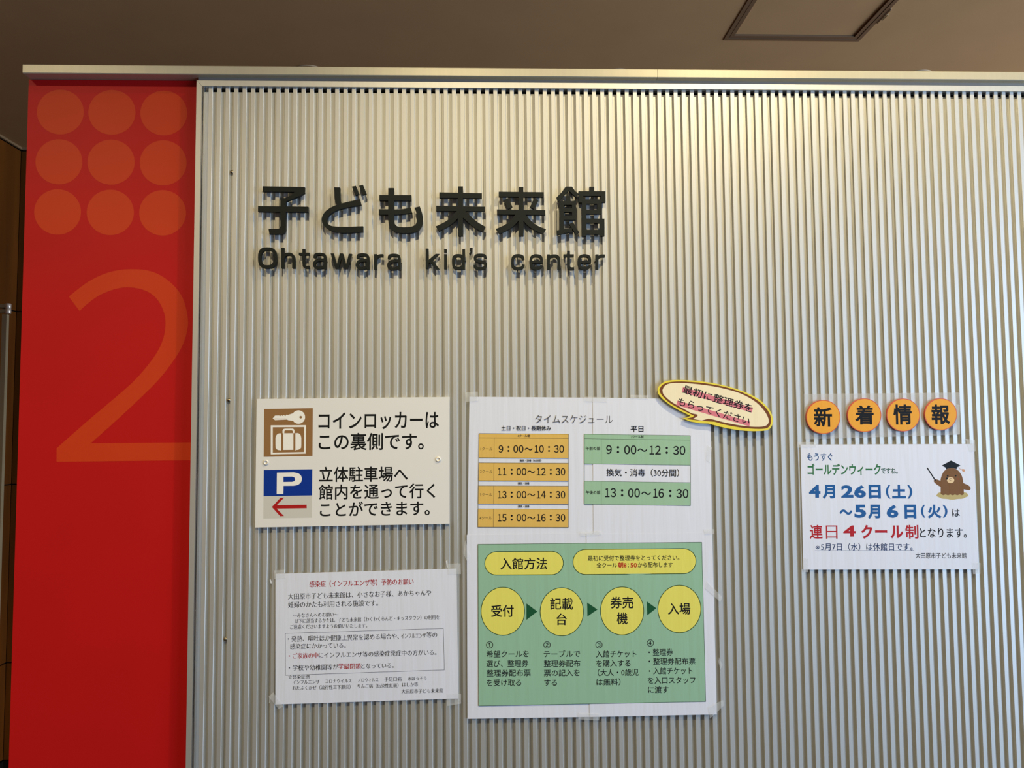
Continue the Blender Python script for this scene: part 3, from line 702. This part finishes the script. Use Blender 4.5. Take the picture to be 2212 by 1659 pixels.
# ------------------------------------------------------------------ admission poster
r = at_root('admission_poster', 1278, 1350, -.001, 'white two sheet poster with green field and yellow circles for the entry steps', 'poster', 'wide two sheet posters')
s = Sheet(r, -.0026, wave=.00015, seed=3); s.base = .0006
sheet_slab('paper_sheet', s, [(1008.3, 1155.2), (1269, 1152.6), (1275.5, 1548.7), (1009.8, 1552.7)], PAPER(), .00025)
sheet_slab('paper_sheet', s, [(1266.5, 1152.6), (1538.1, 1150.5), (1548.3, 1542.9), (1273.6, 1548.6)], PAPER(), .00015, extra=.0006)
GP = ink('green_field', (143, 183, 155)); GO = ink('deep_green', (26, 62, 26)); YE = ink('yellow', (221, 214, 100)); GT = ink('arrow_green', (22, 80, 48)); RI2 = ink('bright_red', (176, 30, 24))
s.frame(0, 0, 1)
gq = [(1032.6, 1175.6), (1515.5, 1171.1), (1524.2, 1515.1), (1034, 1524.5)]
s.quad('green_field', GP, gq, 4, 24, 18)
for a, b in zip(gq, gq[1:]+gq[:1]): s.line('table_rule', GD, a, b, .9, 5, 16)
def pill(x0, x1, yt, yb, sl, w):
    R = (yb-yt)/2
    def sh(k):
        p = ell(x0+R, (yt+yb)/2, R-k, R-k, 16, 90, 270)+ell(x1-R, (yt+yb)/2, R-k, R-k, 16, -90, 90)
        return [(a, b+sl*(a-x0)) for a, b in p]
    s.poly('pill_outline', GO, [sh(0)], 5.5); s.poly('yellow_pill', YE, [sh(w)], 6.5); s.flush()
pill(1046.4, 1217.4, 1191, 1243, -.006, 1.4); pill(1236.8, 1503.9, 1186, 1241.7, -.008, 1.4)
for cx, cy, a, b in ((1086.2, 1320.2, 47.7, 52.6), (1213.5, 1321.3, 47.4, 52.6), (1343.7, 1319.4, 47.3, 52.5), (1467.3, 1315.2, 47.1, 51.9)):
    s.poly('circle_outline', GO, [ell(cx, cy, a, b, 56)], 5.5); s.poly('yellow_circle', YE, [ell(cx, cy, a-1.4, b-1.4, 56)], 6.5); s.flush()
for t in ([(1137.2, 1303.3), (1160.8, 1320.6), (1137.2, 1338.9)], [(1268.2, 1301.2), (1290.5, 1316.3), (1268.8, 1331.5)], [(1397, 1298.8), (1417.5, 1313.5), (1398, 1329)]): s.poly('step_arrow', GT, [t], 5.5); s.flush()
A = (1000, 1140, 7.2138); B = (1260, 1140, 7.1355); C = (1000, 1360, 7.2138); D = (1260, 1360, 7.1355)
def at(fr, *a, **k): s.frame(*fr); s.text('printed_lettering', k.pop('m', K), *a, lvl=8, **k)
at(A, '入館方法', 583, 1313, 565, 170, -.006, b=.016); at(A, '受付', 437, 792, 1300, 172, -.005, b=.016); at(A, '記載', 1357, 1715, 1188, 170, b=.014); at(A, '台', 1457, 1618, 1430, 168, b=.016)
at(B, '券売', 415, 770, 1157, 170, -.004, b=.014); at(B, '機', 515, 682, 1398, 170, b=.014); at(B, '入場', 1302, 1648, 1252, 168, -.01, b=.016)
at(B, '最初に受付で整理券をとってください。', 70, 1478, 471, 78, -.008, b=.010)
at(B, '全クール', 203, 520, 579, 72, -.008, b=.010); at(B, '朝8', 533, 665, 575, 76, 0, b=.02, m=RI2); at(B, '：', 685, 700, 575, 76, 0, b=.01); at(B, '50', 725, 825, 574, 84, 0, b=.012, m=RI2); at(B, 'から配布します', 838, 1378, 573, 74, -.006, b=.010)
for fr, st, a, b, c in ((C, '①', 362, 472, 236), (C, '②', 1255, 1365, 236), (D, '③', 188, 295, 232), (D, '④', 978, 1085, 203)): at(fr, st, a, b, c, 114, b=.006)
for fr, st, a, b, c in ((C, '希望クールを', 365, 1025, 383), (C, '選び、整理券', 365, 1020, 531), (C, '整理券配布票', 368, 1055, 678), (C, 'を受け取る', 370, 908, 828),
        (C, 'テーブルで', 1258, 1825, 381), (C, '整理券配布', 1260, 1828, 530), (C, '票の記入を', 1262, 1818, 676), (C, 'する', 1268, 1465, 826),
        (D, '入館チケット', 195, 818, 378), (D, 'を購入する', 197, 725, 521), (D, '（大人・0歳児', 222, 850, 662), (D, 'は無料）', 203, 573, 808),
        (D, '・整理券', 1003, 1380, 350), (D, '・整理券配布票', 1005, 1727, 490), (D, '・入館チケット', 1010, 1680, 638), (D, 'を入口スタッフ', 993, 1725, 783), (D, 'に渡す', 998, 1313, 927)):
    at(fr, st, a, b, c, 100, -.008, b=.006)
s.flush()
for q in ([(1253, 1149), (1299, 1147), (1299, 1156), (1254, 1158)], [(1521, 1144), (1543, 1143), (1543, 1153), (1522, 1154)], [(1250, 1540), (1296, 1542), (1294, 1556), (1249, 1554)], [(1005, 1166), (1014, 1200), (1010, 1215), (1001, 1196)], [(1528, 1256), (1560, 1290), (1556, 1300), (1524, 1272)], [(1530, 1528), (1562, 1512), (1564, 1524), (1534, 1552)]):
    tape(q, -.0042, r)

# ------------------------------------------------------------------ speech bubble
r = at_root('speech_bubble_sign', 1545, 875, -.004, 'yellow and brown speech bubble board tilted over the upper right poster corner', 'sign')
ZB = lambda p: [(1240+u/4.609, 800+v/4.609) for u, v in p]
yo = catmull([(832, 190), (855, 148), (905, 113), (980, 97), (1100, 97), (1250, 108), (1400, 130), (1550, 165), (1700, 215), (1830, 280), (1920, 360), (1965, 430), (1980, 490), (1970, 550), (1935, 590), (1870, 603), (1750, 605), (1600, 590), (1450, 560), (1340, 530)], 3, False)+[(1250, 527), (1150, 507), (1083, 478), (1130, 470), (1158, 452)]+catmull([(1050, 400), (950, 340), (875, 278), (838, 232)], 3, False)
prism_px('board', [ZB(yo)], -.0075, -.0045, mat('yellow_board', (226, 208, 62), .45), r)
s = Sheet(r, -.0075, step=.00004).frame(1240, 800, 4.609)
br = catmull([(850, 192), (872, 152), (922, 124), (1000, 112), (1120, 112), (1300, 128), (1500, 165), (1680, 222), (1820, 295), (1910, 375), (1953, 445), (1962, 508), (1945, 557), (1900, 580), (1800, 582), (1650, 568), (1500, 540), (1400, 512)], 3, False)+[(1330, 508), (1190, 494), (1105, 484), (1180, 466), (1195, 452)]+catmull([(1060, 386), (950, 322), (885, 262), (856, 222)], 3, False)
s.poly('brown_border', ink('brown', (112, 66, 36)), [br], 1)
cr_ = catmull([(880, 197), (900, 158), (950, 132), (1050, 125), (1250, 140), (1450, 172), (1650, 228), (1795, 305), (1880, 385), (1930, 465), (1937, 520), (1900, 555), (1800, 562), (1650, 548), (1500, 520)], 3, False)+[(1378, 488), (1335, 482), (1270, 500), (1185, 484), (1230, 455), (1228, 440)]+catmull([(1170, 428), (1090, 382), (980, 320), (910, 262), (885, 228)], 3, False)
s.poly('cream_field', ink('cream', (234, 222, 188)), [cr_], 2)
PK = ink('pink', (208, 120, 132))
s.poly('pink_marker', PK, [[(1085, 165), (1782, 372), (1770, 420), (1072, 217)]], 3); s.flush(); s.poly('pink_marker', PK, [[(1030, 300), (1755, 512), (1745, 558), (1017, 346)]], 3)
s.text('printed_lettering', K, '最初に整理券を', 1085, 1778, 186, 84, .288, b=.012, lvl=4); s.text('printed_lettering', K, 'もらってください', 1037, 1748, 306, 82, .288, b=.010, lvl=4)
s.flush()

# ------------------------------------------------------------------ holiday notice
r = at_root('holiday_notice', 1920, 1095, -.001, 'white A4 notice with blue dates and a little brown mole drawing', 'notice', GRN)
s = Sheet(r, -.0016, wave=.0002, seed=5)
sheet_slab('paper_sheet', s, [(1729.1, 960.3), (2102.5, 959), (2114, 1229.9), (1735.4, 1230.6)], PAPER(), .00025)
s.frame(1700, 840, 3.95)
NV = ink('navy', (30, 52, 96)); G2 = ink('leaf_green', (46, 110, 66)); BL = ink('strong_blue', (30, 88, 150)); RR = ink('crimson', (170, 28, 36))
s.text('printed_lettering', ink('slate_blue', (36, 76, 130)), 'もうすぐ', 172, 388, 582, 66, b=.016)
s.text('printed_lettering', G2, 'ゴールデンウィーク', 175, 800, 690, 88, b=.022); s.text('printed_lettering', ink('teal', (38, 84, 72)), 'ですね。', 803, 945, 700, 50, b=.016)
IT = s.itext
for st, a, b, c, d, w in (('4', 187, 818, 285, 928, .038), ('月', 303, 818, 410, 938, .045), ('2', 462, 822, 566, 928, .04), ('6', 572, 822, 674, 930, .04), ('日', 697, 818, 800, 936, .045), ('(', 843, 820, 883, 936, .025), ('土', 897, 818, 1015, 934, .045), (')', 1027, 820, 1070, 936, .025),
        ('～', 447, 1028, 558, 1074, .03), ('5', 575, 988, 675, 1100, .04), ('月', 690, 988, 795, 1108, .045), ('6', 850, 990, 950, 1100, .04), ('日', 1003, 988, 1103, 1106, .045), ('(', 1143, 990, 1180, 1098, .025), ('火', 1200, 988, 1318, 1105, .04), (')', 1328, 990, 1370, 1098, .025)):
    IT('blue_date_lettering', BL, st, a, b, c, d, b=w)
IT('printed_lettering', K, 'は', 1410, 1022, 1475, 1090, b=.014)
IT('red_lettering', RR, '連', 193, 1160, 305, 1280, b=.016); IT('red_lettering', RR, '日', 332, 1165, 430, 1278, b=.0); IT('red_lettering', RR, '4', 480, 1165, 585, 1260, b=.03)
IT('red_lettering', RR, 'ク', 632, 1160, 730, 1278, b=.035); IT('red_lettering', RR, 'ー', 752, 1205, 855, 1228, b=.01); IT('red_lettering', RR, 'ル', 882, 1165, 992, 1275, b=.035); IT('red_lettering', RR, '制', 1010, 1160, 1122, 1278, b=.018)
s.text('printed_lettering', K, 'となります。', 1133, 1533, 1230, 84, b=.012)
s.text('printed_lettering', NV, '※', 243, 280, 1352, 52, b=0)
s.text('printed_lettering', NV, '5月7日（水）は休館日です。', 290, 1072, 1348, 58, b=.008); s.line('printed_lettering', NV, (238, 1380), (1085, 1378), 2.5)
s.text('printed_lettering', K, '大田原市子ども未来館', 1097, 1532, 1424, 46, b=.008)
s.frame(1960, 960, 11.85)
MB_ = ink('mole_brown', (118, 82, 46)); CR = ink('muzzle_cream', (222, 194, 150)); SO = ink('soil', (182, 166, 112)); BK = ink('cap_black', (14, 20, 20))
so = [(1155+405*math.cos(t)*(1+.02*math.sin(9*t)), 1298+112*math.sin(t)*(1+.05*math.sin(9*t))) for t in [2*math.pi*i/60 for i in range(60)]]
s.poly('soil_mound', SO, [so], 1)
s.poly('mole_drawing', MB_, [catmull([(855, 1080), (850, 930), (868, 835), (910, 730), (980, 650), (1060, 612), (1130, 603), (1220, 618), (1300, 668), (1370, 755), (1410, 850), (1430, 960), (1445, 1130)], 3, False)+[(1447, 1275), (1400, 1300), (1340, 1278), (1280, 1302), (1220, 1280), (1160, 1302), (1100, 1280), (1040, 1302), (980, 1280), (920, 1300), (855, 1270)]], 2)
s.poly('mole_drawing', MB_, [catmull([(860, 935), (730, 888), (692, 898), (680, 938), (705, 985), (790, 1050), (862, 1092)], 3, False)], 2.4)
s.poly('mole_drawing', MB_, [catmull([(1425, 985), (1500, 1018), (1590, 1068), (1622, 1130), (1590, 1168), (1530, 1165), (1435, 1148)], 3, False)], 2.4)
s.poly('drawn_cap', BK, [[(885, 540), (1120, 413), (1360, 540), (1268, 590), (1266, 632), (1200, 608), (1120, 600), (1050, 612), (990, 637), (985, 595)]], 3)
s.poly('drawn_cap', BK, [stroke([(505, 595), (725, 930)], 28)], 3.5)
s.poly('drawn_muzzle', CR, [ell(1108, 915, 93, 78, 28)], 3); s.poly('drawn_muzzle', ink('tassel', (200, 150, 116)), [stroke([(1315, 580), (1345, 625), (1395, 652)], 11), [(1385, 640), (1420, 628), (1475, 642), (1470, 680), (1450, 712), (1415, 690)]], 3)
s.poly('drawn_cheek', ink('cheek', (132, 76, 40)), [ell(1300, 880, 34, 28, 20)], 3)
for a in ((1032, 803, 22), (1237, 802, 20), (1010, 875, 27)): s.poly('drawn_face', BK, [ell(a[0], a[1], a[2], a[2], 18)], 4)
s.poly('drawn_face', ink('mouth', (120, 90, 66)), [stroke([(1075, 872), (1138, 872)], 9)], 4); s.poly('drawn_face', ink('mouth', (120, 90, 66)), [stroke([(1068, 903), (1135, 936)], 9)], 4)
s.flush()
for q in ([(1722, 955), (1763, 955), (1763, 966), (1722, 967)], [(2086, 948), (2106, 950), (2108, 975), (2094, 976)], [(1736, 1206), (1746, 1207), (1746, 1236), (1736, 1236)], [(2100, 1215), (2118, 1216), (2118, 1240), (2102, 1240)]):
    tape(q, -.0021, r)

# ------------------------------------------------------------------ four round badges on a clear film
film = sheet_slab('clear_film_strip', Sheet(None, -.0008), [(1736, 851), (2073, 848), (2073, 939), (1738, 949)], FILM(), .0002, 8, 2)
tag(film, 'clear plastic film strip behind the round orange badges', 'film')
for (cx, cy, a, ch, bx, lab) in ((310, 240, 146, '新', (228, 155, 385, 325), 'round orange badge with black character 新, leftmost of the row'),
        (660, 225, 145, '着', (580, 140, 740, 305), 'second round orange badge from the left, character 着'), (992, 223, 142, '情', (907, 133, 1065, 305), 'third round orange badge from the left, character 情'),
        (1313, 217, 138, '報', (1233, 133, 1390, 303), 'round orange badge with black character 報, rightmost of the row')):
    x, y = 1700+cx/3.95, 840+cy/3.95
    r = at_root('round_badge', x, y, -.003, lab, 'badge', 'round badges above the holiday notice')
    prism_px('disc', [ell(x, y, a/3.95, (a-1)/3.95, 56)], -.0046, -.0012, mat('badge_rim', (190, 74, 34), .45), r)
    s = Sheet(r, -.0046, step=.00004).frame(1700, 840, 3.95)
    s.poly('orange_face', ink('badge_orange', (226, 160, 56)), [ell(cx, cy, a-6, a-7, 56)], 1)
    s.itext('character', BLK(), ch, *bx, b=.028, lvl=2)
    s.flush()
o = tape([(2066, 874), (2073, 874), (2074, 938), (2067, 938)], -.0018, None, 'clear folded tape strip at the right end of the film behind the badges'); o['category'] = 'tape'
# tape left on the ribs
GT_ = 'tape remnants on the ribs'
WT = mat('tape_glint_white', (225, 228, 232), .3, 0, .5, None, alpha=.85)  # near-opaque white paints the glints on two tape scraps
for q, lab, m in (([(1656, 1127), (1663, 1127), (1665, 1178), (1658, 1178)], 'clear tape remnant on a rib between the timetable poster and the holiday notice', None),
        ([(582.5, 1252), (585, 1251.5), (587.5, 1260), (585, 1261)], 'tiny tape scrap painted as a white glint left of the infection notice top corner', WT),
        ([(963, 1212), (966, 1209.5), (968, 1226), (965, 1226)], 'thin tape scrap painted as a white glint above the infection notice right corner', WT),
        ([(582, 1505), (585, 1505), (584, 1518), (581, 1518)], 'faint tape scrap by the lower left corner of the infection notice', None),
        ([(1553, 1420), (1561, 1438), (1556, 1446), (1552, 1430)], 'clear tape flap right of the admission poster', None)):
    tape(q, -.0007, None, lab, m)
